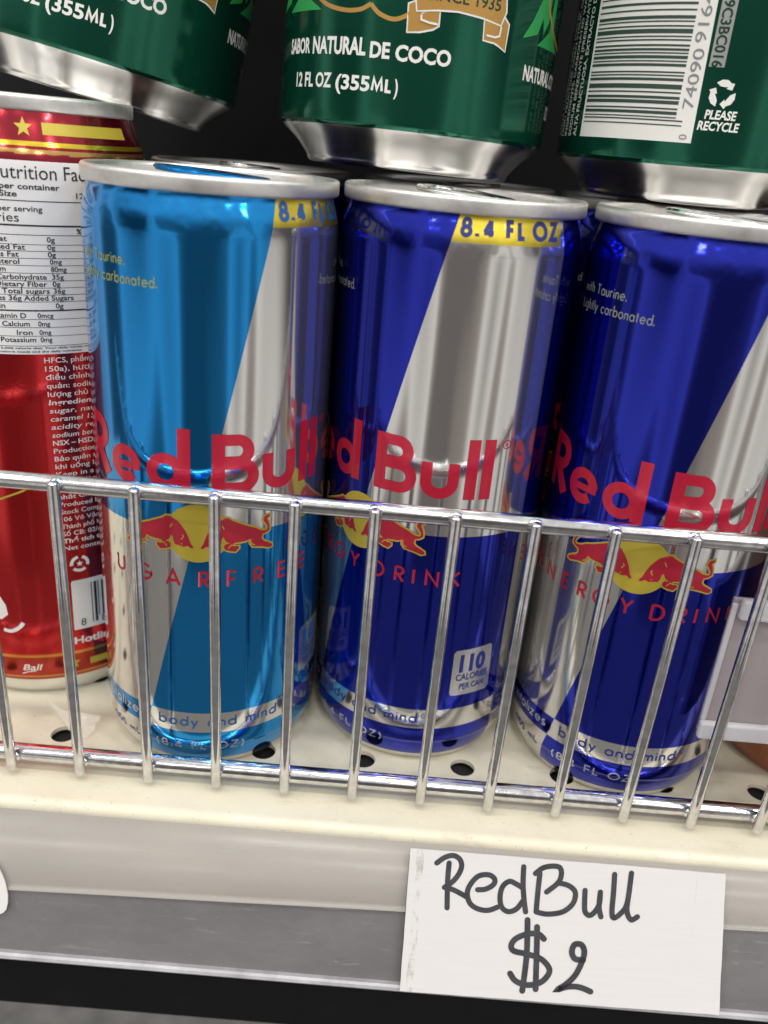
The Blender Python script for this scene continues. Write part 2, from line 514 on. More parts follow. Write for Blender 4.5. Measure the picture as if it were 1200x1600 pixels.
X = .64   # lower-case height
G = {     # geometric sans: strokes on a cap height of 1, then advance width
 'A': ([[(0,0),(.40,1),(.80,0)], [(.13,.30),(.67,.30)]], .80),
 'B': ([[(0,0),(0,1)], [(0,1),(.24,1)]+arc(.24,.765,.235,.235,90,-90)+[(0,.53)], [(.2,.53),(.27,.53)]+arc(.27,.265,.265,.265,90,-90)+[(0,0)]], .54),
 'C': ([arc(.5,.5,.5,.5,48,312,22)], .86),
 'D': ([[(0,0),(0,1)], [(0,1),(.22,1)]+arc(.22,.5,.5,.5,90,-90,20)+[(0,0)]], .72),
 'E': ([[(.48,1),(0,1),(0,0),(.48,0)], [(0,.52),(.45,.52)]], .48),
 'F': ([[(.48,1),(0,1),(0,0)], [(0,.50),(.44,.50)]], .48),
 'G': ([arc(.5,.5,.5,.5,45,360,26)+[(1.0,.47),(.52,.47)]], 1.0),
 'H': ([[(0,0),(0,1)], [(.68,0),(.68,1)], [(0,.52),(.68,.52)]], .68),
 'I': ([[(0,0),(0,1)]], 0.0),
 'K': ([[(0,0),(0,1)], [(.58,1),(.03,.48)], [(.14,.58),(.64,0)]], .64),
 'L': ([[(0,1),(0,0),(.44,0)]], .44),
 'M': ([[(0,0),(.12,1),(.46,.12),(.80,1),(.92,0)]], .92),
 'N': ([[(0,0),(0,1),(.74,0),(.74,1)]], .74),
 'O': ([arc(.5,.5,.5,.5,0,360,30)], 1.0),
 'P': ([[(0,0),(0,1)], [(0,1),(.24,1)]+arc(.24,.74,.26,.26,90,-90)+[(0,.48)]], .5),
 'R': ([[(0,0),(0,1)], [(0,1),(.24,1)]+arc(.24,.74,.26,.26,90,-90)+[(0,.48)], [(.18,.48),(.54,0)]], .54),
 'S': ([arc(.27,.745,.25,.25,40,270,14)[:-1]+arc(.27,.25,.27,.25,90,-150,14)], .54),
 'T': ([[(0,1),(.56,1)], [(.28,1),(.28,0)]], .56),
 'U': ([[(0,1),(0,.3)]+arc(.31,.31,.31,.31,180,360,14)+[(.62,1)]], .62),
 'V': ([[(0,1),(.38,0),(.76,1)]], .76),
 'Y': ([[(0,1),(.34,.46),(.68,1)], [(.34,.46),(.34,0)]], .68),
 'Z': ([[(.02,1),(.60,1),(0,0),(.62,0)]], .62),
 'a': ([arc(.31,.32,.31,.32,0,360,22), [(.62,X),(.62,0)]], .62),
 'b': ([arc(.31,.32,.31,.32,0,360,22), [(0,1.1),(0,0)]], .62),
 'c': ([arc(.31,.32,.31,.32,45,315,16)], .54),
 'd': ([arc(.31,.32,.31,.32,0,360,22), [(.62,1.1),(.62,0)]], .62),
 'e': ([[(.0,.32),(.62,.34)]+arc(.31,.32,.31,.32,4,318,20)], .62),
 'g': ([arc(.31,.32,.31,.32,0,360,22), [(.62,X),(.62,-.12)]+arc(.31,-.12,.31,.22,0,-150,10)], .62),
 'h': ([[(0,1.1),(0,0)], [(0,.36)]+arc(.23,.40,.23,.24,180,0,10)+[(.46,0)]], .46),
 'i': ([[(0,X),(0,0)], [(0,.84),(0,.94)]], 0.0),
 'k': ([[(0,1.1),(0,0)], [(.42,.64),(.03,.28)], [(.12,.36),(.46,0)]], .46),
 'l': ([[(0,1.1),(0,0)]], 0.0),
 'm': ([[(0,X),(0,0)], [(0,.38)]+arc(.2,.42,.2,.22,180,0,10)+[(.4,0)], [(.4,.38)]+arc(.6,.42,.2,.22,180,0,10)+[(.8,0)]], .80),
 'n': ([[(0,X),(0,0)], [(0,.36)]+arc(.23,.40,.23,.24,180,0,10)+[(.46,0)]], .46),
 'o': ([arc(.32,.32,.32,.32,0,360,22)], .64),
 'r': ([[(0,X),(0,0)], [(0,.36)]+arc(.22,.38,.22,.26,180,60,8)], .32),
 's': ([arc(.17,.475,.16,.165,40,270,10)[:-1]+arc(.17,.16,.18,.16,90,-150,10)], .36),
 't': ([[(.12,.95),(.12,0)], [(0,X),(.30,X)]], .28),
 'u': ([[(0,X),(0,.24)]+arc(.23,.24,.23,.24,180,360,10)+[(.46,X)], [(.46,X),(.46,0)]], .46),
 'v': ([[(0,X),(.25,0),(.5,X)]], .5),
 'w': ([[(0,X),(.2,0),(.38,.56),(.56,0),(.76,X)]], .76),
 'y': ([[(0,X),(.26,.02)], [(.52,X),(.12,-.32)]], .5),
 'z': ([[(0,X),(.42,X),(0,0),(.44,0)]], .44),
 '0': ([arc(.30,.5,.30,.5,0,360,26)], .60),
 '1': ([[(0,.78),(.2,1),(.2,0)]], .24),
 '2': ([arc(.28,.72,.28,.28,165,-20,12)+[(0,0),(.58,0)]], .58),
 '3': ([arc(.26,.75,.24,.25,150,-90,12), arc(.26,.27,.28,.27,90,-150,12)], .54),
 '4': ([[(.46,0),(.46,1.0)], [(.44,.98),(.03,.27)], [(-.02,.24),(.66,.24)]], .66),
 '5': ([[(.50,1),(.12,1),(.05,.55)]+arc(.25,.31,.28,.31,125,-150,14)], .53),
 '6': ([arc(.29,.31,.29,.31,0,360,20), [(.42,1),(.03,.42)]], .58),
 '7': ([[(0,1),(.56,1),(.16,0)]], .56),
 '8': ([arc(.28,.76,.23,.24,0,360,20), arc(.28,.27,.28,.27,0,360,20)], .56),
 '9': ([arc(.29,.69,.29,.31,0,360,20), [(.16,0),(.55,.58)]], .58),
 '.': ([[(0,-.03),(0,.16)]], 0.02), ',': ([[(.04,.08),(-.02,-.16)]], .02), '-': ([[(0,.36),(.3,.36)]], .3),
 '(': ([arc(.42,.42,.42,.68,125,235,10)], .2), ')': ([arc(-.22,.42,.42,.68,55,-55,10)], .2), ' ': ([], .26),
 '%': ([arc(.15,.8,.15,.2,0,360,12), arc(.6,.2,.15,.2,0,360,12), [(.6,1),(.15,0)]], .75),
}

def stroke_width(txt, h, w, gap):
    k = h - w
    x = 0.
    for ch in txt: x += G[ch][1]*k + w + gap*h
    return x - gap*h

def stroke_text(P, txt, x0, z0, h, w, gap=.16, x1=None, sx=1., lay=.0, slant=0.):
    """stroke lettering, cap height h and pen width w; squeezed to end at x1 when given"""
    if x1 is not None: sx = (x1-x0)/stroke_width(txt, h, w, gap)
    k = h-w; x = 0.
    for ch in txt:
        st, adv = G[ch]
        for i, s in enumerate(st):
            pts = [(x + w/2 + a*k, w/2 + b*k) for a, b in s]
            P.ribbon([(x0 + (a + slant*b)*sx, z0 + b) for a, b in pts], w*(1 if sx > .8 else .5+.5*sx), lay+.012*i)
        x += adv*k + w + gap*h
    return x0 + (x-gap*h)*sx

_tc = {}
def font_text(P, txt, x0, z0, h, x1=None, bold=0., align='L', lay=0., slant=0., sx=1., rot=0):
    """solid lettering from the built-in font, cap height about h"""
    key = (txt, bold)
    if key not in _tc:
        cu = bpy.data.curves.new('lettering', 'FONT'); cu.body = txt; cu.size = 1.; cu.resolution_u = 3; cu.offset = bold
        o = bpy.data.objects.new('lettering', cu); col.objects.link(o)
        dg = bpy.context.evaluated_depsgraph_get(); dg.update()
        me = bpy.data.meshes.new_from_object(o.evaluated_get(dg))
        _tc[key] = ([(v.co.x, v.co.y) for v in me.vertices], [tuple(p.vertices) for p in me.polygons])
        bpy.data.objects.remove(o); bpy.data.curves.remove(cu); bpy.data.meshes.remove(me)
    V, F = _tc[key]
    if not V: return
    mn, mx = min(v[0] for v in V), max(v[0] for v in V)
    k = h/.73
    if x1 is not None: sx = (x1-x0)/((mx-mn)*k)
    if align == 'R': x0 = x0-(mx-mn)*k*sx
    if align == 'C': x0 = x0-(mx-mn)*k*sx/2
    for f in F:
        q = [((V[i][0]-mn)*k*sx + slant*V[i][1]*k, V[i][1]*k) for i in f]
        if rot == 90: q = [(-b, a) for a, b in q]
        if rot == -90: q = [(b, -a) for a, b in q]
        P.polys.append(([(x0+a, z0+b) for a, b in q], lay))

# ------------------------------------------------------------------ setting: floor, back, shelf
def plane_mesh(name, pts, m, kind='structure', smooth=False):
    bm = bmesh.new(); bm.faces.new([bm.verts.new(p) for p in pts])
    return tag(link(name, to_mesh(bm, name), m, None, smooth), kind=kind)
plane_mesh('floor', [(-900, -900, -420), (900, -900, -420), (900, 400, -420), (-900, 400, -420)], FLOOR)
bm = bmesh.new(); box(bm, -260, 320, 122, 128, -60, 330)
tag(link('back_panel', to_mesh(bm), DARKBACK, None, False), kind='structure')

# perforated shelf deck: every hole is a real opening
bm = bmesh.new()
px, py0 = 25.235, -16.8
hx0 = -34.3
nh = 20; HR = 3.1
ix0, ix1, iy1 = -8, 12, 5
cache = {}
def vert(x, y, z):
    k = (round(x, 3), round(y, 3), round(z, 3))
    if k not in cache: cache[k] = bm.verts.new((x, y, z))
    return cache[k]
for i in range(ix0, ix1):
    for j in range(0, iy1):
        cx, cy = hx0+i*px, py0+j*px
        hw_ = px/2
        cir, sq = [], []
        for k in range(nh):
            a = 2*math.pi*k/nh + math.pi/4
            cir.append((cx+HR*math.cos(a), cy+HR*math.sin(a)))
            m_ = max(abs(math.cos(a)), abs(math.sin(a)))
            sq.append((cx+hw_*math.cos(a)/m_, cy+hw_*math.sin(a)/m_))
        for k in range(nh):
            l = (k+1) % nh
            bm.faces.new((vert(*cir[k], 0), vert(*sq[k], 0), vert(*sq[l], 0), vert(*cir[l], 0)))
            bm.faces.new((vert(*cir[l], 0), vert(*cir[l], -1.1), vert(*cir[k], -1.1), vert(*cir[k], 0)))
# front strip, rolled nose and fascia
xl, xr = hx0+ix0*px-px/2, hx0+(ix1-1)*px+px/2
yf = py0-px/2
prof = [(yf, 0.), (-38.4, 0.)] + [(-38.4+2.3*math.cos(R(90+a)), -2.3+2.3*math.sin(R(90+a))) for a in (10, 22, 35, 50, 65, 80, 95, 115, 140, 165)] + [(-37.0, -4.9), (-36.6, -32.)]
nx = 60
rows = [[bm.verts.new((xl+(xr-xl)*k/nx, y, z)) for k in range(nx+1)] for y, z in prof]
for a, b in zip(rows, rows[1:]):
    for k in range(nx): bm.faces.new((a[k], b[k], b[k+1], a[k+1]))
bmesh.ops.recalc_face_normals(bm, faces=bm.faces)
for f in bm.faces:
    if f.calc_center_median().z > -.2 and f.normal.z < 0: f.normal_flip()
shelf = link('shelf', to_mesh(bm), SHELF, None, False)
for f in shelf.data.polygons:
    f.use_smooth = f.center.y < -36.0*S
tag(shelf, kind='structure')
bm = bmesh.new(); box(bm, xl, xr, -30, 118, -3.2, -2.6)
link('hole_shade_sheet', to_mesh(bm), HOLE, shelf, False)  # near-black sheet added below the deck, painting the shade inside the holes

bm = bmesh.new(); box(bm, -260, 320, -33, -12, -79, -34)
tag(link('under_shelf_shade', to_mesh(bm), BLACK, None, False), kind='structure')  # black block added for the band of shade under the shelf, no real beam

# ------------------------------------------------------------------ price channel and what is on it
PO = Vector((0, -40.5, -2.0)); DN = Vector((0, -13, -30)).normalized(); NN = Vector((0, -30, 13)).normalized()
def onp(x, s, n=0.): return PO + Vector((1, 0, 0))*x + DN*s + NN*n
ch = empty('price_channel', (40, -46, -20))
tag(ch, 'long grey plastic price channel along the shelf front', 'price channel')
inv = Vector((40, -46, -20))
def extrude_profile(pr, x0, x1, m, name, parent, org, n=40):
    bm = bmesh.new()
    rows = [[bm.verts.new(onp(x0+(x1-x0)*k/n, s, d)-org) for k in range(n+1)] for s, d in pr]
    rows.append(rows[0])
    for a, b in zip(rows, rows[1:]):
        for k in range(n): bm.faces.new((a[k], b[k], b[k+1], a[k+1]))
    bm.faces.new([r[0] for r in rows[:-1]][::-1]); bm.faces.new([r[-1] for r in rows[:-1]])
    bmesh.ops.recalc_face_normals(bm, faces=bm.faces)
    return link(name, to_mesh(bm), m, parent, False)
extrude_profile([(-.9, -1.1), (-.9, -.2), (32.6, -.2), (32.6, -1.1)], -200, 260, STRIP, 'face_strip', ch, inv)
extrude_profile([(32.4, -1.0), (32.4, 1.2), (32.9, 1.5), (33.6, 1.5), (34.1, .9), (34.1, -1.0)], -200, 260, STRIP_EDGE, 'lower_lip', ch, inv)

def cover_mat():
    m, nt, p = mat('clear_scuffed_plastic')
    t = nt.nodes.new('ShaderNodeTexCoord'); o = t.outputs['Object']
    sc1 = RAMP(nt, NOISE(nt, MAPPING(nt, o, (.5, 1, 1)), 70, 6, .72), [(.42, 0.), (.72, 1.)])
    sc2 = RAMP(nt, NOISE(nt, MAPPING(nt, o, (.25, 3, 3)), 420, 3, .7), [(.62, 0.), (.70, 1.)])
    f = M(nt, 'ADD', M(nt, 'MULTIPLY_ADD', sc1, .05, .03), M(nt, 'MULTIPLY', sc2, .08))
    nt.links.new(f, p.inputs['Alpha'])
    setp(p, color=(.60, .585, .58), rough=.28)
    return m
extrude_profile([(-.6, .95), (-.6, 1.08), (32.8, 1.08), (32.8, .95)], -200, 260, cover_mat(), 'clear_cover', ch, inv)

# cream paper slipped crooked behind the card, its lower edge curled a little
ins = empty('paper_insert', (60, -43, -9))
tag(ins, 'crooked cream paper strip inside the grey price channel', 'paper strip')
org = Vector((60, -43, -9)); bm = bmesh.new(); n = 60
x0, x1 = -70, 200
pr = [(-.8, 0., 0), (0., .0, 0), (.93, .0, 1), (.965, .12, 1), (.985, .38, 1), (1., .75, 1)]
rows = []
for t, d, _ in pr:
    row = []
    for k in range(n+1):
        x = x0+(x1-x0)*k/n
        low = 18.2-(x+27)*.0280
        s = -.7 + t*(low+.7) if t > 0 else -.7+t*.0
        row.append(bm.verts.new(onp(x, s, .05+d+.03*math.sin(x*.13))-org))
    rows.append(row)
for a, b in zip(rows[1:], rows[2:]):
    for k in range(n): bm.faces.new((a[k], b[k], b[k+1], a[k+1]))
for f in list(bm.faces): pass
bmesh.ops.delete(bm, geom=[v for v in bm.verts if not v.link_faces], context='VERTS')
bmesh.ops.recalc_face_normals(bm, faces=bm.faces)
bmesh.ops.solidify(bm, geom=bm.faces[:], thickness=.12)
link('sheet', to_mesh(bm), INSERT, ins, True)

# hand-lettered card
cd = empty('price_card', onp(53.9, 33.2, 1.75))
tag(cd, 'white hand lettered price card reading two dollars on the shelf front', 'price card')
org = Vector(onp(53.6, 33.9, .5))
cd.rotation_euler = Matrix((Vector((1, 0, 0)), -DN, NN)).transposed().to_euler()
bm = bmesh.new()
cw, chh = 73.0, 32.7
outl = []
def edge(a, b, n):
    for k in range(n):
        t = k/n; j = .0
        outl.append((a[0]+(b[0]-a[0])*t+random.uniform(-.05, .05), a[1]+(b[1]-a[1])*t+random.uniform(-.05, .05)))
edge((0.1, 0), (cw+.2, .5), 24); edge((cw+.2, .5), (cw-1.1, chh), 14); edge((cw-1.1, chh), (-.2, chh-.1), 24); edge((-.2, chh-.1), (.1, 0), 14)
vv = [bm.verts.new((x, y, .35+.02*math.sin(x*.2))) for x, y in outl]
bm.faces.new(vv)
r_ = bmesh.ops.extrude_face_region(bm, geom=bm.faces[:])
bmesh.ops.translate(bm, vec=(0, 0, -.3), verts=[e for e in r_['geom'] if isinstance(e, bmesh.types.BMVert)])
bmesh.ops.recalc_face_normals(bm, faces=bm.faces)
link('card', to_mesh(bm), CARD, cd, False)
cd.scale = (.990, .990, 1)
HW = [[(59.6,4.1),(61.3,2.7),(63.2,2.1),(64.7,2.8),(65.3,4.3),(64.8,6.2),(63.5,8.1),(61.8,9.5)],[(62.4,3.9),(62.4,7.9),(62.8,14.1)],[(61.8,9.5),(63.6,9.8),(65.4,10.5),(66.9,11.2)],
[(69.4,9.4),(71.2,9.1),(72.9,7.9),(73.0,6.6),(71.6,5.8),(69.3,6.3),(67.6,8.4),(67.1,10.5),(67.9,12.6),(69.7,13.7),(72.1,13.9),(74.2,13.0)],
[(79.3,8.0),(77.9,7.3),(76.4,6.9),(75.0,8.2),(74.6,10.6),(75.2,12.9),(76.8,13.8),(78.6,13.0),(79.8,11.2)],[(79.4,3.3),(79.6,7.4),(80.2,11.2),(80.7,13.5)],
[(82.2,4.6),(83.8,3.2),(85.9,2.6),(87.6,2.8),(88.1,4.3),(87.5,6.3),(85.1,8.6)],[(83.2,4.5),(83.1,8.8),(83.1,13.3)],[(87.5,6.3),(89.9,6.7),(91.6,8.1),(91.3,10.7),(89.1,12.8),(85.7,13.6),(83.1,13.3)],
[(93.8,7.5),(93.9,10.0),(94.2,12.3),(95.3,13.1),(96.5,12.1),(97.3,10.2),(97.3,7.6)],[(97.3,7.6),(97.3,11.0),(97.9,13.2)],
[(100.2,3.3),(100.3,7.8),(100.3,11.6),(100.8,13.2),(102.3,12.1),(103.6,9.6),(104.0,2.7)],[(103.8,7.5),(103.7,11.3),(104.8,13.3),(106.2,12.5)],
[(85.4,19.3),(84.0,18.3),(81.5,18.5),(79.0,19.8),(78.1,21.4),(78.8,22.6),(81.4,23.0),(84.9,23.8),(87.0,25.6),(87.1,27.3),(85.4,29.3),(82.5,30.1),(79.8,29.4),(78.4,27.8)],
[(81.3,15.3),(81.6,19.2),(81.8,24.3),(81.5,31.5)],[(83.6,16.7),(83.9,20.7),(84.2,25.8),(84.5,30.9)],
[(94.7,23.4),(92.8,23.2),(92.0,21.7),(92.5,20.0),(94.0,19.9),(94.8,21.3),(94.6,23.4),(93.3,26.8),(91.4,29.1),(89.6,30.5),(91.8,29.7),(94.4,29.6),(97.0,30.4)]]
P = Print()
for i, s in enumerate(HW):
    pts = smooth_profile([(x-53.6, 33.9-y) for x, y in s], 6)
    P.ribbon(pts, 1.2 if i < 13 else 1.32, lay=.006*i, caps=True)
P.flat('marker_lettering', MARKER, cd, (0, 0, .37), (1, 0, 0), (0, 1, 0), (0, 0, 1), off=.03)

# torn sticker at the left end of the channel
st = empty('torn_sticker', onp(-42, 24, 1.0))
tag(st, 'torn white label remnant at the left end of the price channel', 'sticker')
st.rotation_euler = Matrix((Vector((1, 0, 0)), -DN, NN)).transposed().to_euler()
bm = bmesh.new()
o2 = [(-14,.2),(-6,-.3),(1.5,.1),(4.6,.2),(5.4,.6),(6.0,1.4),(6.2,3.0),(6.1,4.6),(5.7,6.0),(5.2,7.6),(4.4,9.2),(3.2,11.2),(2.2,12.4),(0,13.4),(-14,14)]
bm.faces.new([bm.verts.new((x, y, .45)) for x, y in o2])
r_ = bmesh.ops.extrude_face_region(bm, geom=bm.faces[:])
bmesh.ops.translate(bm, vec=(0, 0, -.3), verts=[e for e in r_['geom'] if isinstance(e, bmesh.types.BMVert)])
bmesh.ops.recalc_face_normals(bm, faces=bm.faces)
link('label_paper', to_mesh(bm), CARD, st, False)
P = Print(); P.ribbon(smooth_profile([(-2, 5), (1, 4.6), (3.0, 3.4), (3.4, 1.8), (2.5, 1.2)], 5), 1.1, caps=True)
P.flat('marker_lettering', MARKER, st, (0, 0, .45), (1, 0, 0), (0, 1, 0), (0, 0, 1), off=.03)

# ------------------------------------------------------------------ wire fence on the shelf edge
fence = empty('wire_fence', (40, -31, 0))
tag(fence, 'chrome wire fence of rails and upright bars along the shelf edge', 'wire fence')
fo = Vector((40, -31, 0))
def part_tube(name, path, r, m, parent, org, seg=16, re=0):
    bm = tube([Vector(p)-org for p in path], r, seg, True, re)
    return link(name, to_mesh(bm), m, parent)
part_tube('rail', [(-150 + 17*k, -31.0, 74.8) for k in range(24)], 1.85, CHROME, fence, fo, 18)
part_tube('rail', [(-150 + 17*k, -29.3, 4.4) for k in range(24)], 2.05, CHROME, fence, fo, 18)
for k in range(-5, 15):
    x = -24.382+15.955*k
    part_tube('bar', [(x, -32.35, 2.2), (x+.03*random.uniform(-1, 1), -33.2, 38), (x, -33.95, 75.9)], 1.22, CHROME, fence, fo, 14, .55)
    for (yy, zz, rr) in ((-32.2, 75.2, 1.5), (-30.9, 4.2, 1.55)):
        bm = bmesh.new(); bmesh.ops.create_uvsphere(bm, u_segments=12, v_segments=8, radius=1)
        for v in bm.verts:
            v.co = Vector((v.co.x*1.75, v.co.y*.9, v.co.z*rr*.9)) * (1+random.uniform(-.05, .05)) + Vector((x, yy, zz)) - fo
        link('weld', to_mesh(bm), CHROME, fence)

# ------------------------------------------------------------------ slim energy drink cans
RB, HB = 26.5, 134.5
PB = [(22.4, 0.), (23.3, .5), (24.0, 1.6), (24.8, 3.2), (25.6, 5.2), (26.2, 7.4), (26.5, 10.), (26.5, 30.), (26.5, 60.), (26.5, 90.), (26.5, 118.), (26.5, 123.4), (26.38, 125.2), (26.05, 127.2), (25.5, 129.2), (25.1, 130.6), (25.0, 131.7)]
def radial(prof):
    p = sorted(prof, key=lambda q: q[1])
    def f(z):
        if z <= p[0][1]: return p[0][0]
        for (r0, z0), (r1, z1) in zip(p, p[1:]):
            if z <= z1: return r0 + (r1-r0)*(z-z0)/max(1e-6, z1-z0)
        return p[-1][0]
    return f
PBs = smooth_profile(PB, 4)
radB = radial(PBs)
BODY_B = lathe([(0.5, 4.), (14, 3.4), (20, 1.6), (21.6, .4)] + PBs, 120, cap0=True, name='slim_body')

def rim_mesh(rout, rin, z0, z1, name='rim'):
    rm = (rout-rin)
    pr = [(rin+.4, z0-3.4), (rin, z0-2), (rin-.15, z1-1.0), (rin+.1, z1-.3), (rin+.45, z1), (rout-.4, z1), (rout-.05, z1-.35), (rout, z1-.8), (rout-.02, z0+.5), (rout-.2, z0+.1), (rout-.6, z0-.05), (rout-1.1, z0+.0)]
    return lathe(pr, 112, name=name)
def lid_mesh(rin, z, name='lid'):
    return lathe([(rin+.4, z+1.6), (rin-.5, z-.6), (rin-1.2, z-1.0), (rin-1.9, z-.6), (rin-2.3, z+.4), (rin-3.2, z+.9), (8, z+.9), (.2, z+.9)], 96, cap1=True, name=name)
def tab_mesh(z):
    """pull tab: ring with a finger hole and a nose riveted to the lid"""
    bm = bmesh.new()
    def outline(sx, sy, n=28):
        return [(sx*math.sin(2*math.pi*i/n)*(1 if math.cos(2*math.pi*i/n) < 0 else .86), sy*math.cos(2*math.pi*i/n)) for i in range(n)]
    O = outline(7.6, 12.0); I = [(x*.50, y*.34-5.4) for x, y in outline(7.6, 12.)]
    n = len(O)
    zo = lambda y: z + .25 - y*.055
    layers = []
    for dz in (0, 1.1):
        a = [bm.verts.new((x, y, zo(y)+dz)) for x, y in O]; b = [bm.verts.new((x, y, zo(y)+dz)) for x, y in I]
        layers.append((a, b))
    for i in range(n):
        j = (i+1) % n
        (a0, b0), (a1, b1) = layers
        bm.faces.new((a1[i], a1[j], b1[j], b1[i])); bm.faces.new((a0[j], a0[i], b0[i], b0[j]))
        bm.faces.new((a0[i], a0[j], a1[j], a1[i])); bm.faces.new((b0[j], b0[i], b1[i], b1[j]))
    bmesh.ops.recalc_face_normals(bm, faces=bm.faces)
    bmesh.ops.bevel(bm, geom=[e for e in bm.edges if abs(e.verts[0].co.z-e.verts[1].co.z) < .9 and len(e.link_faces) == 2 and e.calc_face_angle(0) > 1.], offset=.3, segments=2, affect='EDGES')
    return to_mesh(bm, 'tab')
RIM_B = rim_mesh(26.15, 24.75, 131.35, 134.5, 'slim_rim')
LID_B = lid_mesh(24.4, 129.6, 'slim_lid')
TAB_B = tab_mesh(133.0)

BULL = [(2.9,60.7),(3.5,61.6),(4.0,63.1),(4.6,64.5),(5.4,65.7),(6.2,66.7),(7.2,67.2),(7.8,67.6),(8.7,67.6),(9.5,67.0),(11.0,66.3),(12.7,65.5),(14.5,64.8),(15.9,64.0),(17.0,63.75),(17.5,64.0),(17.4,64.8),(16.9,65.5),(16.4,66.2),(16.7,67.2),(18.0,67.5),(17.9,66.9),(17.3,66.5),(17.6,65.9),(17.95,64.8),(18.0,63.7),(17.2,63.2),(16.3,63.0),(16.1,62.0),(16.6,61.3),(17.6,60.8),(18.6,60.2),(18.8,59.6),(18.0,59.4),(16.2,60.0),(14.1,60.4),(13.5,61.2),(13.2,62.2),(12.5,61.9),(11.0,61.8),(9.9,61.7),(9.7,61.1),(11.0,60.9),(11.0,60.4),(10.3,59.6),(9.2,59.8),(7.9,60.3),(7.8,61.1),(8.4,61.7),(7.9,62.4),(7.3,63.0),(7.3,62.1),(6.9,61.1),(6.1,61.0),(5.1,60.7),(4.2,61.0),(3.3,60.4)]
def offset_poly(pts, d):
    n = len(pts); out = []
    ar = sum(pts[i][0]*pts[(i+1) % n][1]-pts[(i+1) % n][0]*pts[i][1] for i in range(n))
    sg = 1 if ar > 0 else -1
    for i in range(n):
        a, b, c = Vector(pts[i-1]), Vector(pts[i]), Vector(pts[(i+1) % n])
        t = ((b-a).normalized()+(c-b).normalized())
        if t.length < 1e-4: t = c-b
        t.normalize(); out.append((b.x+t.y*d*sg, b.y-t.x*d*sg))
    return out

def twin(o):
    """the same print again on the far side of the can"""
    c = o.copy(); col.objects.link(c); c.rotation_euler = (0, 0, math.pi)
    for g in o.children:
        d = g.copy(); col.objects.link(d); d.parent = c
    return o

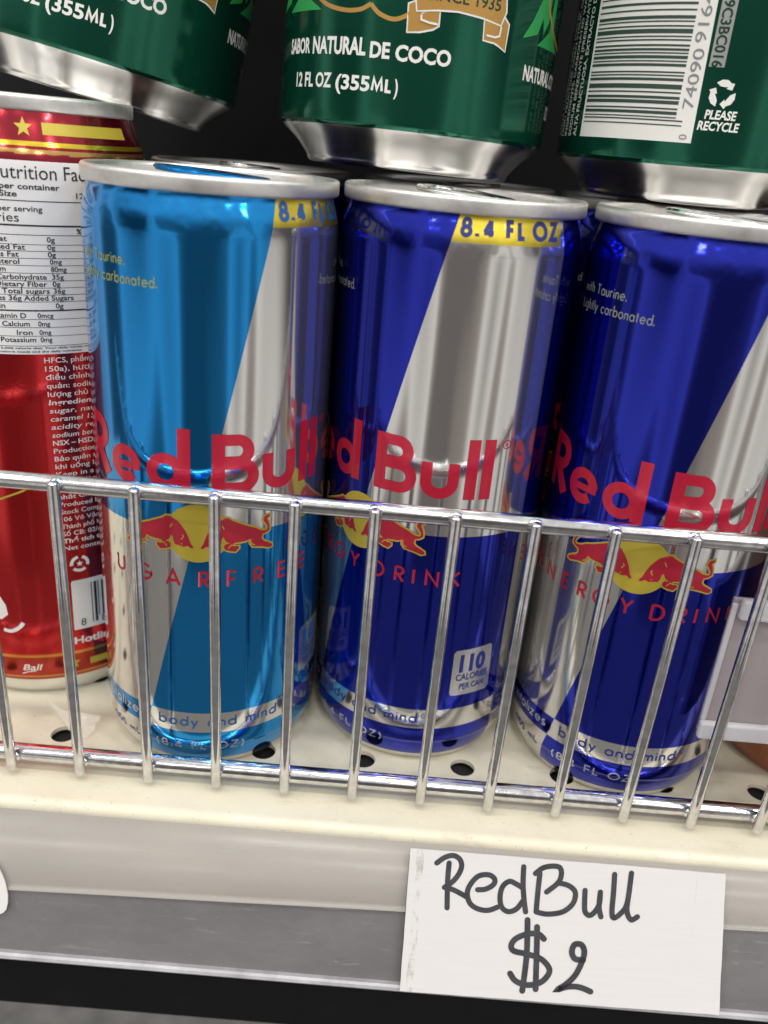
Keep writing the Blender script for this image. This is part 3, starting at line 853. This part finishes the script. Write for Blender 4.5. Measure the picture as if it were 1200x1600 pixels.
def slim_prints(root, main_ink, word):
    # brand lettering: heavy rounded strokes
    P = Print(); w_ = 2.75
    def st(pts, w=w_, lay=0): P.ribbon(pts, w, lay)
    z0, xh, cap = 73.2, 81.4, 86.2
    # R
    st([(-26.6, z0), (-26.6, cap)], 2.65)
    st([(-27.0, cap-1.35), (-23.6, cap-1.35)]+arc(-23.6, 82.0, 2.75, 2.85, 90, -90)+[(-25.4, 79.15)], 2.45, .015)
    st([(-24.9, 79.6), (-20.2, z0)], 2.9, .03)
    # e
    cx = -14.2; cz = (z0+xh)/2
    st(arc(cx, cz, 3.05, 2.95, 2, 316, 24), 2.3); st([(cx-2.4, cz-.25), (cx+3.95, cz-.25)], 1.55, .015)
    # d
    cx = -4.3
    st(arc(cx, cz, 3.05, 2.95, 0, 360, 28), 2.3); st([(-.35, z0), (-.35, 87.0)], 2.65, .015)
    # B
    st([(6.65, z0), (6.65, cap)], 2.65)
    st([(6.6, cap-1.3), (10.6, cap-1.3)]+arc(10.6, 82.55, 2.25, 2.35, 90, -90)+[(7.6, 80.2)], 2.4, .015)
    st([(7.6, 79.7), (11.2, 79.7)]+arc(11.2, 77.05, 2.75, 2.65, 90, -90)+[(6.6, 74.4)], 2.4, .03)
    # u
    st([(17.2, xh), (17.2, 77.)]+arc(20.15, 77., 2.95, 2.6, 180, 360)+[(23.1, xh)], 2.45)
    # ll
    st([(27.0, z0), (27.0, 86.9)], 2.6); st([(30.6, z0), (30.6, 86.9)], 2.6)
    # registered mark
    P.ribbon(arc(34.6, 85.6, .95, .95, 0, 360, 20), .22); font_text(P, 'R', 34.6, 85.1, 1.0, align='C')
    twin(P.wrap('brand_lettering', INK_RED, root, radB, RB))
    # emblem: sun and two charging bulls
    P = Print(); P.disc(2.2, 63.9, 6.75)
    twin(P.wrap('sun_emblem', INK_YEL, root, radB, RB))
    for sg in (0, 1):
        f = (lambda x: 4.4-x) if sg else (lambda x: x)
        b = [(f(x), z) for x, z in BULL]
        P = Print(); P.poly(offset_poly(b, .38), lay=.03)
        out = P.wrap('bull_outline', INK_YEL, root, radB, RB)
        P = Print(); P.poly(b, lay=.06)
        P.wrap('bull_emblem', INK_RED_DARK, out, radB, RB)
        P = Print()
        for ln in ([(7.9, 65.0), (7.4, 65.9)], [(7.6, 63.2), (8.0, 62.2), (8.8, 61.6)], [(5.5, 62.4), (5.0, 63.2), (5.3, 63.6)], [(13.3, 62.2), (13.9, 61.0), (14.6, 60.7)], [(8.7, 60.5), (9.4, 61.3), (10.2, 61.0)], [(5.3, 61.3), (5.6, 61.4)]):
            P.ribbon([(f(x), z) for x, z in ln], .22, lay=.09)
        P.wrap('bull_line', INK_YEL, out, radB, RB)
        twin(out)
    # flavour line
    P = Print()
    if word == 'SUGARFREE':
        for ch_, x in zip(word, (-25.0, -18.6, -12.2, -4.9, 2.4, 8.4, 14.3, 20.4, 27.0)): stroke_text(P, ch_, x, 50.9, 4.2, .62)
    else:
        for ch_, x in zip('ENERGYDRINK', (-26.2, -21.0, -15.0, -10.2, -6.2, .1, 6.8, 12.3, 16.5, 19.4, 24.8)): stroke_text(P, ch_, x, 51.6, 4.15, .62)
    twin(P.wrap('flavour_lettering', INK_RED_DARK, root, radB, RB))
    # volume on the neck
    P = Print()
    stroke_text(P, '8.4', 18.6, 127.25, 3.7, .84, .14, x1=25.7); stroke_text(P, 'FL', 27.9, 127.25, 3.7, .86, .2, x1=32.3); stroke_text(P, 'OZ', 33.9, 127.25, 3.7, .86, .10, x1=41.1)
    twin(P.wrap('volume_lettering', main_ink, root, radB, RB, zstep=.6))
    # slogan: dark on the silver band, silver on the coloured one
    P = Print()
    stroke_text(P, 'body and mind', -7.6, 13.55, 2.75, .40, .15, x1=21.4)
    P.ribbon(arc(23.1, 15.7, .75, .75, 0, 360, 18), .16); font_text(P, 'R', 23.1, 15.35, .75, align='C')
    stroke_text(P, '250 mL', -24.4, 6.7, 2.3, .34, .16, x1=-13.4)
    twin(P.wrap('slogan_lettering', main_ink, root, radB, RB, zstep=1.))
    P = Print()
    stroke_text(P, 'vitalizes', -26.6, 13.6, 2.75, .40, .15, x1=-11.6)
    stroke_text(P, '(8.4 FL OZ)', -8.6, 6.6, 2.5, .36, .16, x1=13.0)
    twin(P.wrap('foot_lettering', INK_SILVER, root, radB, RB, zstep=1.))
    # small upper text
    P = Print()
    stroke_text(P, 'with Taurine.', -26.6, 117.5, 2.1, .24, .15, x1=-11.9)
    stroke_text(P, 'Lightly carbonated.', -26.6, 114.0, 2.1, .24, .15, x1=-4.9)
    twin(P.wrap('ingredient_lettering', INK_LIME if word == 'SUGARFREE' else INK_PALE, root, radB, RB))
    # calorie badge
    B = Print()
    o_ = [(28.6, 22.2), (29.0, 21.4), (39.2, 21.2), (40.0, 22.0), (39.4, 33.6), (38.8, 34.4), (29.2, 34.2), (28.6, 33.4)]
    B.poly(o_)
    bd = B.wrap('calorie_badge', BADGE, root, radB, RB, off=.05)
    P = Print()
    font_text(P, '110' if word != 'SUGARFREE' else '10', 30.4, 28.2, 4.7, x1=37.6, bold=.045)
    font_text(P, 'CALORIES', 29.8, 25.6, 1.9, x1=38.8, bold=.02)
    font_text(P, 'PER CAN', 31.0, 23.0, 1.7, x1=38.0, bold=.02)
    P.wrap('badge_lettering', main_ink, bd, radB, RB, off=.09)
    # small print and marks on the side seam
    P = Print()
    for k, t_ in enumerate(('PLEASE RECYCLE', 'CA CRV ME HI 5c', 'CT MA NY OR 10c', 'BEST SERVED COLD')):
        font_text(P, t_, 43.6, 10.2+k*2.1, 1.1, x1=43.6+9.0+(k % 2)*2)
    P.wrap('small_lettering', main_ink, root, radB, RB)

INK_RED_DARK = simple('deep_red_ink', (.46, .016, .04), .34, .25, coat=.15)
BADGE = simple('badge_silver', (.66, .66, .68), .25, .9)

def slim_can(name, lbl, main_ink, word, tab_m):
    root = empty(name)
    link('body', BODY_B.copy(), lbl, root)
    link('rim', RIM_B, ALU, root)
    ld = link('lid', LID_B, ALU, root)
    t = TAB_B.copy(); t.materials.clear() if t.materials else None
    link('pull_tab', t, tab_m, ld).rotation_euler = (0, 0, R(-78))
    slim_prints(root, main_ink, word)
    return root
TAB_BLUE = simple('blue_anodised_tab', (.01, .17, .45), .22, 1.)
c1 = slim_can('drink_can', LBL_CYAN, INK_CYAN, 'SUGARFREE', TAB_BLUE)
c1.location = (0, 0, 0)
tag(c1, 'light blue and silver slim can marked sugarfree, with a blue pull tab', 'can', 'slim energy drink cans')
c2 = slim_can('drink_can', LBL_BLUE, INK_BLUE, 'ENERGY DRINK', ALU_SHINY)
c2.location = (52.85*S, 8.45*S, 0); c2.rotation_euler = (0, 0, -20.6/RB)
tag(c2, 'dark blue and silver slim can in the middle, showing the 110 calorie badge', 'can', 'slim energy drink cans')
c3 = copy_thing(c2, (106.48, 1.2, 0), (0, 0, -12.3/RB))
tag(c3, 'rightmost dark blue slim can, beside the frosted plastic label holder', 'can', 'slim energy drink cans')
for (x, y, rz, lb) in ((-1.5, 55.5, 1.1, 'shadowed slim can behind the sugarfree can, only its rim showing'), (54.5, 62.8, 2.4, 'shadowed slim can behind the middle dark blue can'), (108, 55.2, -.7, 'shadowed slim can behind the rightmost dark blue can')):
    c = copy_thing(c2, (x, y, 0), (0, 0, rz)); tag(c, lb, 'can', 'slim energy drink cans')

# ------------------------------------------------------------------ red sleek can with the nutrition sticker
RR = 28.9
PR = [(25.0, 0.), (25.9, .6), (26.8, 2.2), (27.8, 4.6), (28.6, 7.2), (28.9, 10.), (28.9, 40.), (28.9, 80.), (28.9, 118.), (28.9, 130.), (28.75, 132.5), (28.2, 135.2), (27.2, 138.2), (26.2, 141.0), (25.7, 142.6)]
PRs = smooth_profile(PR, 4); radR = radial(PRs)
red = empty('drink_can', (-51.0, 24.6, 0))
tag(red, 'red can with a white nutrition sticker left of the sugarfree can', 'can')
BODY_R = lathe([(.5, 4.), (16, 3.4), (22.5, 1.6), (24.2, .4)] + PRs, 120, cap0=True, name='red_body')
link('body', BODY_R, LBL_RED, red)
RIM_R = rim_mesh(26.15, 24.4, 142.5, 145.7, 'sleek_rim'); link('rim', RIM_R, ALU, red)
ldr = link('lid', lid_mesh(24.0, 141.2), ALU, red)
t = TAB_B.copy(); link('pull_tab', t, ALU, ldr).location = (0, 0, 10.6*S)
def starp(cx, cz, r):
    return [(cx+(r if i % 2 == 0 else r*.42)*math.sin(i*math.pi/5), cz+(r if i % 2 == 0 else r*.42)*math.cos(i*math.pi/5)) for i in range(10)]
def trim(name, pts=None, line=None):
    P = Print()
    if pts: P.poly(pts)
    else: P.ribbon(line, .5)
    P.wrap(name, INK_YEL, red, radR, RR, zstep=1.)
def rc(x0, z0, x1, z1): return [(x0, z0), (x1, z0), (x1, z1), (x0, z1)]
trim('star', starp(13.3, 139.5, 2.0)); trim('star', starp(14.6, 10.3, 1.9))
trim('gold_bar', rc(17.2, 138.3, 40, 140.6)); trim('gold_bar', rc(-14, 138.3, 8.6, 140.6)); trim('gold_bar', rc(18.8, 8.9, 40, 10.9))
trim('gold_stripe', line=[(-12, 55.5), (-6, 55.8), (0, 57.4), (6.4, 60.1), (12, 63.5)])
stk = Print(); stk.rect(-26, 93.0, 33.8, 133.2)
stk_o = stk.wrap('nutrition_sticker', STICKER, red, radR, RR, off=.1, zstep=2.)
P = Print()
def T(txt, zz, right=None, left=None, h=1.15, cwid=.78, bold=.012):
    wd = len(txt)*cwid
    if left is None: left = right-wd
    font_text(P, txt, left, zz, h, x1=left+wd, bold=bold)
font_text(P, 'Nutrition Facts', 5.4, 129.7, 2.9, x1=27.6)
T('1 servings per container', 127.7, right=19.4, cwid=.86, bold=.02)
T('Serving Size', 126.2, right=10.9, cwid=.86, bold=.02); T('12.2 fl oz', 126.2, left=22.8)
T('Amount per serving', 123.3, right=15.6, cwid=.88); font_text(P, 'Calories', .6, 121.2, 1.9, x1=10.9); T('% Daily', 118.9, left=22.4, bold=.02)
rows = [('Total Fat', 8.2, '0g', 16.0, 117.2), ('Saturated Fat', 11.6, '0g', 16.0, 115.6), ('Trans Fat', 10.2, '0g', 16.0, 114.1), ('Cholesterol', 10.2, '0mg', 16.3, 112.6), ('Sodium', 7.4, '80mg', 16.4, 111.0), ('Total Carbohydrate', 15.4, '35g', 16.5, 109.4), ('Dietary Fiber', 15.4, '0g', 16.5, 107.9), ('Total sugars', 15.8, '36g', 16.6, 106.4), ('Includes 36g Added Sugars', 20.8, '', 0, 104.9), ('Protein', 6.6, '0g', 16.8, 103.2), ('Vitamin D', 10.6, '0mcg', 12.9, 101.1), ('Calcium', 11.2, '0mg', 12.9, 99.3), ('Iron', 11.6, '0mg', 13.0, 97.4), ('Potassium', 12.2, '0mg', 13.1, 95.7+.1)]
for a, ra, v, lv, zz in rows:
    T(a, zz, right=ra, cwid=.8, h=1.12, bold=.014)
    if v: T(v, zz, left=lv, cwid=.82, h=1.12, bold=.014)
for zz, t_ in ((94.9, .10), (125.7-.3, .18), (120.5, .34), (118.6, .12), (102.7, .3), (116.9-.25, .1), (115.3, .1), (113.8, .1), (112.3, .1), (110.7, .1), (109.1, .1), (107.6, .1), (106.1, .1), (104.6, .1), (100.8, .1), (99.0, .1), (97.1, .1)):
    P.rect(-24, zz-t_/2, 26, zz+t_/2, lay=-.02)
font_text(P, '* Percent Daily Values are based on a 2,000 calorie diet. Your daily values may', -14, 94.25, .42, x1=24.5, bold=.02)
font_text(P, 'be higher or lower depending on your calorie needs and the daily nutrients.', -14, 93.45, .42, x1=22, bold=.02)
P.wrap('nutrition_lettering', INK_BLACK, stk_o, radR, RR, off=.17)
P = Print()
V = ['HFCS, phẩm màu', '150a), hương', 'điều chỉnh độ', 'quản: sodium', 'lượng chủ yếu', 'Ingredients:', 'sugar, natural', 'caramel 150a,', 'acidity regul', 'sodium benzo', 'NSX – HSD:', 'Production da', 'Bảo quản nơi', 'khi uống lạnh', 'Keep in a cool', 'place. dùng', 'Sản xuất tại', 'nhất Chi nhánh', 'Produced by', 'Stock Company', '106 Võ Văn', 'Thành phố HCM', 'Số CB: 02/ATTP', 'Thể tích thực', 'Net content:']
for i, t_ in enumerate(V):
    it = .16 if t_[0] in 'Iscak' and i in (5, 6, 7, 8, 9, 14) else 0
    font_text(P, t_, 13.5+.04*i, 91.0-1.98*i, 1.25, x1=13.5+len(t_)*1.02, bold=.018 if i in (5, 10, 23) else .006, slant=it)
font_text(P, 'H', 24.5, 38.3, 2.0, bold=.03)
for k in range(3):
    P.ribbon(arc(17.9, 39.3, 2.0, 1.9, 100+120*k, 190+120*k, 8), .8)
P.poly(starp(17.9, 39.3, .9))
font_text(P, 'Hotline:', 15.2, 16.0, 2.1, x1=27, bold=.03)
font_text(P, 'Ball', 2.0, 9.2, 1.9, x1=6.4, slant=.3, bold=.01); P.ribbon([(1.8, 8.2), (3.2, 8.7), (5.2, 9.0)], .25)
P.ribbon(smooth_profile([(-1.8, 21.3), (0.2, 21.0), (2.2, 22.2), (3.3, 23.6)], 5), 1.0)
P.poly([(-4, 33), (-1.8, 30.8), (-.6, 28.5), (-.3, 25.8), (-2.2, 24.2), (-4.2, 25.6), (-6, 27)])
P.wrap('red_can_lettering', INK_WHITE, red, radR, RR)
P = Print(); P.poly([(15.4, 20.2), (15.4, 34.2), (15.8, 34.7), (40, 34.7), (40, 20.2)])
bp = P.wrap('barcode_panel', INK_WHITE, red, radR, RR, off=.1)
P = Print(); x = 20.2
for k in range(24):
    ww = random.choice((.25, .45, .45, .7)); P.rect(x, 23.2 if k > 1 else 21.6, x+ww, 33.4); x += ww + random.choice((.3, .5, .75))
    if x > 38: break
font_text(P, '8', 17.2, 21.2, 2.2); font_text(P, '8935', 22.6, 21.2, 2.2)
P.wrap('barcode', INK_BLACK, bp, radR, RR, off=.16)

# ------------------------------------------------------------------ green coconut soda cans lying on top
RG, HG = 33.05, 122.
PG = [(24.2, 0.), (25.0, .25), (25.5, .9), (26.0, 2.0), (28.2, 4.6), (30.6, 6.7), (32.2, 8.2), (32.9, 9.6), (33.05, 11.2), (33.05, 40), (33.05, 80), (33.05, 104), (32.6, 107.), (30.8, 111.), (28.2, 115.2), (26.2, 118.), (25.8, 119.2)]
PGs = smooth_profile(PG, 4); radG = radial(PGs)
g2 = empty('soda_can', (39.6, 47.3, 136.3), (R(-1.4), R(1.5), 0))
BODY_G = lathe([(.5, 9.), (10, 8.4), (18, 5.4), (22.4, 1.4), (23.4, .3)] + PGs, 120, cap0=True, name='soda_body')
link('body', BODY_G, LBL_GREEN, g2)
link('rim', rim_mesh(26.9, 25.1, 119.1, HG, 'soda_rim'), ALU, g2)
ldg = link('lid', lid_mesh(24.8, 117.6), ALU, g2)
t = TAB_B.copy(); link('pull_tab', t, ALU, ldg).location = (0, 0, -13.2*S)
P = Print()
font_text(P, 'SABOR', -35.6, 22.0, 3.0, x1=-27.0, bold=.035); font_text(P, 'NATURAL', -26.0, 21.9, 3.3, x1=-11.6, bold=.035); font_text(P, 'DE', -10.6, 21.6, 3.0, x1=-6.2, bold=.035); font_text(P, 'COCO', -5.0, 21.4, 3.0, x1=6.9, bold=.035)
font_text(P, '12 FL OZ', -31.8, 15.3, 2.9, x1=-19.6, bold=.03); font_text(P, '(355', -18.4, 15.1, 2.9, x1=-10.0, bold=.03); stroke_text(P, 'ML', -9.7, 15.0, 2.9, .58, .10, x1=-4.9); font_text(P, ')', -4.5, 15.0, 2.9, x1=-3.7, bold=.03)
font_text(P, 'NATURAL COCONUT FLAVOR', 26.0, 21.6, 3.0, x1=66.5, bold=.035); font_text(P, '12 FL OZ (355', 41.0, 15.0, 2.9, x1=61, bold=.03)
P.wrap('can_lettering', INK_WHITE, g2, radG, RG)
# gold outline cloud, ribbon and palms, repeated on the second face
def cloud(P, d):
    pts = [(-30, 42), (-29.5, 37.), (-26.4,33.6),(-22.5,31.2),(-17.5,30.1),(-13.6,30.3),(-11.3,31.4)]
    P.ribbon(smooth_profile([(x+d, z) for x, z in pts], 5), .85)
    P.ribbon(smooth_profile([(x+d, z) for x, z in [(-11.3,31.4),(-9.2,29.7),(-5.8,28.9),(-2.4,30.4),(.5,33.)]], 5), .85, lay=.02)
def ribbon_shape(P, R2, Tx, d):
    main = [(-1.3,30.9),(2.8,31.5),(7.1,31.8),(12.8,31.4),(17.2,30.7),(18.1,33.2),(17.6,36.3),(15.4,38.0),(8,38.6),(-1.6,38.2),(-2,34.5)]
    tl = [(-1.5,32.6),(-3.1,31.9),(-2.9,26.9),(-.5,27.2),(2.2,27.9),(3.3,28.6),(3.3,31.3),(1,31.0),(-.3,30.3)]
    tr = [(13.3,31.2),(13.6,27.4),(16.2,27.3),(17.3,27.0),(19.2,26.1),(19.3,31.0),(18.0,32.1)]
    for k, q in enumerate((tl, tr, main)):
        R2.poly(offset_poly([(x+d, z) for x, z in q], .38), lay=.02+.06*k); P.poly([(x+d, z) for x, z in q], lay=.05+.06*k)
    for ln in ([(-.4,30.2),(-.3,29.3),(1.4,28.9),(3.2,28.8)], [(14.0,28.3),(16.2,28.2),(17.2,28.6),(17.4,30.4)]):
        R2.ribbon([(x+d, z) for x, z in ln], .4, lay=.24)
    font_text(Tx, 'SINCE 1935', .6+d, 33.1, 2.25, x1=16.6+d, bold=.01, lay=.20)
for d in (0, 62.0):
    gold, wht, txt, cl = Print(), Print(), Print(), Print()
    cloud(cl, d); cl.wrap('gold_outline', INK_GOLD, g2, radG, RG)
    ribbon_shape(gold, wht, txt, d)
    wht.wrap('ribbon_border', INK_WHITE, g2, radG, RG)
    gr_ = gold.wrap('gold_ribbon', INK_GOLD, g2, radG, RG)
    txt.wrap('ribbon_lettering', INK_DGREEN, gr_, radG, RG, off=.08)
def palm(P, cx, zb):
    P.poly([(cx-6.5, zb), (cx-3.2, zb+2.2), (cx-1.6, zb+3.4), (cx-1.0, zb+14), (cx+.6, zb+14), (cx+.9, zb+3.4), (cx+2.6, zb+2.0), (cx+6.5, zb)])
    P.poly([(cx-12, zb+.6), (cx-9.2, zb+4.5), (cx-4.6, zb+13), (cx-2.4, zb+15), (cx-2.6, zb+5), (cx-4.4, zb+2.4), (cx-5.4, zb+5.4), (cx-7.0, zb+2.0)])
for a_, b_ in ((-30.4, 30.2), (36.0, 28.8), (82, 30)):
    grn = Print(); palm(grn, a_, b_); grn.wrap('palm_emblem', INK_GREEN, g2, radG, RG)
# barcode side, centred 125 mm round the can from the first face
D = 139.
P = Print(); P.poly([(-39.0+D, 12.6), (-10.3+D, 12.6), (-10.9+D, 52), (-39.2+D, 52)])
bp = P.wrap('barcode_panel', INK_WHITE, g2, radG, RG)
P = Print(); z = 15.7; k = 0
wd = [.3,.35,.3,.8,.4,.9,.7,.4,1.2,.7,.35,.4,.7,.35,.8,.35,.6,.5,.4,.35,1.1,.4,.35,.8,.4,.6,.35,1.0,.5,.35,.4,.9,.35,.6,1.1,.4]
while z < 49:
    ww = wd[k % len(wd)]*.75; gp = wd[(k*7+3) % len(wd)]*.72+.08
    P.rect(-38.3+D, z, (-12.9 if k < 2 else -14.4)+D, z+ww); z += ww+gp; k += 1
bo = P.wrap('barcode', simple('barcode_green', (.03, .06, .05), .4), bp, radG, RG, off=.13)
P = Print()
font_text(P, '0', -11.4+D, 13.2, 1.7, rot=90, bold=.0); font_text(P, '74090', -11.3+D, 19.2, 2.35, rot=90, sx=1.45); font_text(P, '91640', -11.5+D, 31.6, 2.35, rot=90, sx=1.45)
P.wrap('barcode_digit', INK_GREY, bp, radG, RG, off=.13)
P = Print(); P.poly([(-9.9+D, 27.3), (-6.8+D, 27.3), (-6.8+D, 52), (-9.9+D, 52)])
cpn = P.wrap('code_plate', simple('plate_silver', (.50, .50, .49), .3, .6), g2, radG, RG)
P = Print(); font_text(P, 'D50109C3BC016', -7.9+D, 28.0+18.8, 2.1, rot=-90, sx=.95, bold=.02)
P2 = Print()
for p_, l_ in P.polys: P2.polys.append(([(x-1.5, z_) for x, z_ in p_], l_))
P2.wrap('code_lettering', INK_DGREEN, cpn, radG, RG, off=.13)
P = Print()
# three bent arrows of the recycling mark
for k in range(3):
    a0 = R(90+120*k)
    def rp(r, a): return (-6.0+D+r*math.cos(a), 22.4+r*math.sin(a))
    q = [rp(2.6, a0+R(38)), rp(2.75, a0+R(12)), rp(2.75, a0-R(12)), rp(2.5, a0-R(34)), rp(2.9, a0-R(44)), rp(1.9, a0-R(66)), rp(1.15, a0-R(28)), rp(1.6, a0-R(32)), rp(1.35, a0), rp(1.6, a0+R(26))]
    P.poly(q)
font_text(P, 'PLEASE', -5.5+D, 17.6, 1.75, align='C', bold=.03, sx=.86, slant=.08); font_text(P, 'RECYCLE', -5.5+D, 15.4, 1.75, align='C', bold=.03, sx=.86, slant=.08)
P.wrap('recycling_mark', INK_WHITE, g2, radG, RG)
P = Print()
for k, t_ in enumerate(('ALTA FRUCTUOSA. EXTRACTO DE COCO', 'SODIUM BENZOATE (PRESERVATIVE)', 'INGREDIENTS: CARBONATED WATER', 'HIGH FRUCTOSE CORN SYRUP, CITRIC', 'AGUA CARBONATADA, JARABE')):
    font_text(P, t_, -41.0+D-2.6*k, 12.6, 1.45, rot=90, bold=.012, sx=.95)
P.wrap('ingredient_lettering', INK_WHITE, g2, radG, RG)
tag(g2, 'dark green soda can in the middle of the top row with gold ribbon', 'can', 'green soda cans stacked on top')
g3 = copy_thing(g2, (110.3, 45.0, 135.1), (0, 0, -D/RG))
tag(g3, 'dark green soda can at top right turned to show its barcode', 'can', 'green soda cans stacked on top')
g1 = copy_thing(g2, (-41.2, 55.5, 146.1), (0, 0, 0))
g1.rotation_euler = (Matrix.Rotation(R(11.2), 4, 'Y') @ Matrix.Rotation(R(-3.0), 4, 'X') @ Matrix.Rotation(14.4/RG, 4, 'Z')).to_euler()
tag(g1, 'tilted dark green soda can at top left leaning above the red can', 'can', 'green soda cans stacked on top')

# ------------------------------------------------------------------ brown can at the right edge
br = empty('drink_can', (166.5, 8.5, 0))
tag(br, 'copper brown can at the far right edge behind the label holder', 'can')
link('body', BODY_R.copy(), None, br); br.children[0].data.materials.clear(); br.children[0].data.materials.append(LBL_BROWN)
link('rim', RIM_R, ALU, br)
link('lid', ldr.data, ALU, br)

# ------------------------------------------------------------------ frosted label holder hung inside the fence
hd = empty('label_holder', (145, -27.4, 24))
tag(hd, 'frosted clear plastic label holder behind the wire bars at right', 'label holder')
ho = Vector((145, -27.4, 24))
def rbox(x0, x1, y0, y1, z0, z1, bev, m, name, parent, org):
    bm = bmesh.new(); box(bm, x0, x1, y0, y1, z0, z1)
    bmesh.ops.translate(bm, vec=-org, verts=bm.verts)
    bmesh.ops.bevel(bm, geom=bm.edges[:], offset=bev, segments=3, affect='EDGES', profile=.6)
    return link(name, to_mesh(bm), m, parent)
rbox(117.6, 186, -26.4, -25.4, 24.6, 59.6, .3, FROST2, 'back_sheet', hd, ho)
rbox(117.2, 186, -28.4, -26.45, 23.6, 28.0, .7, FROST, 'lower_lip', hd, ho)
rbox(119.0, 186, -28.4, -26.45, 55.2, 60.0, .7, FROST, 'upper_lip', hd, ho)
rbox(117.3, 118.5, -27.2, -26.45, 28.1, 58.6, .3, FROST, 'side_edge', hd, ho)

# ------------------------------------------------------------------ scrap of clear tape stuck by a hole
tp = empty('tape_scrap', (-32, -14, 0))
tag(tp, 'crumpled scrap of clear tape lying by a shelf hole at left', 'tape')
bm = bmesh.new()
tv = [(-9.4, 4.4, 4.6), (-4.2, 2.2, 3.2), (-.5, 1.4, 3.6), (5.6, 1.8, 3.0), (5.0, -2.0, 1.2), (3.8, -4.8, .5), (-1.2, -2.2, .5), (-3.2, .2, 1.4)]
vv = [bm.verts.new(p) for p in tv]; cv = bm.verts.new((.9, -.6, 2.8))
for i in range(len(vv)): bm.faces.new((vv[i], vv[(i+1) % len(vv)], cv))
bmesh.ops.subdivide_edges(bm, edges=bm.edges[:], cuts=2, use_grid_fill=True)
for v in bm.verts: v.co.z += random.uniform(-.15, .3)
link('tape_film', to_mesh(bm), TAPE, tp, False)
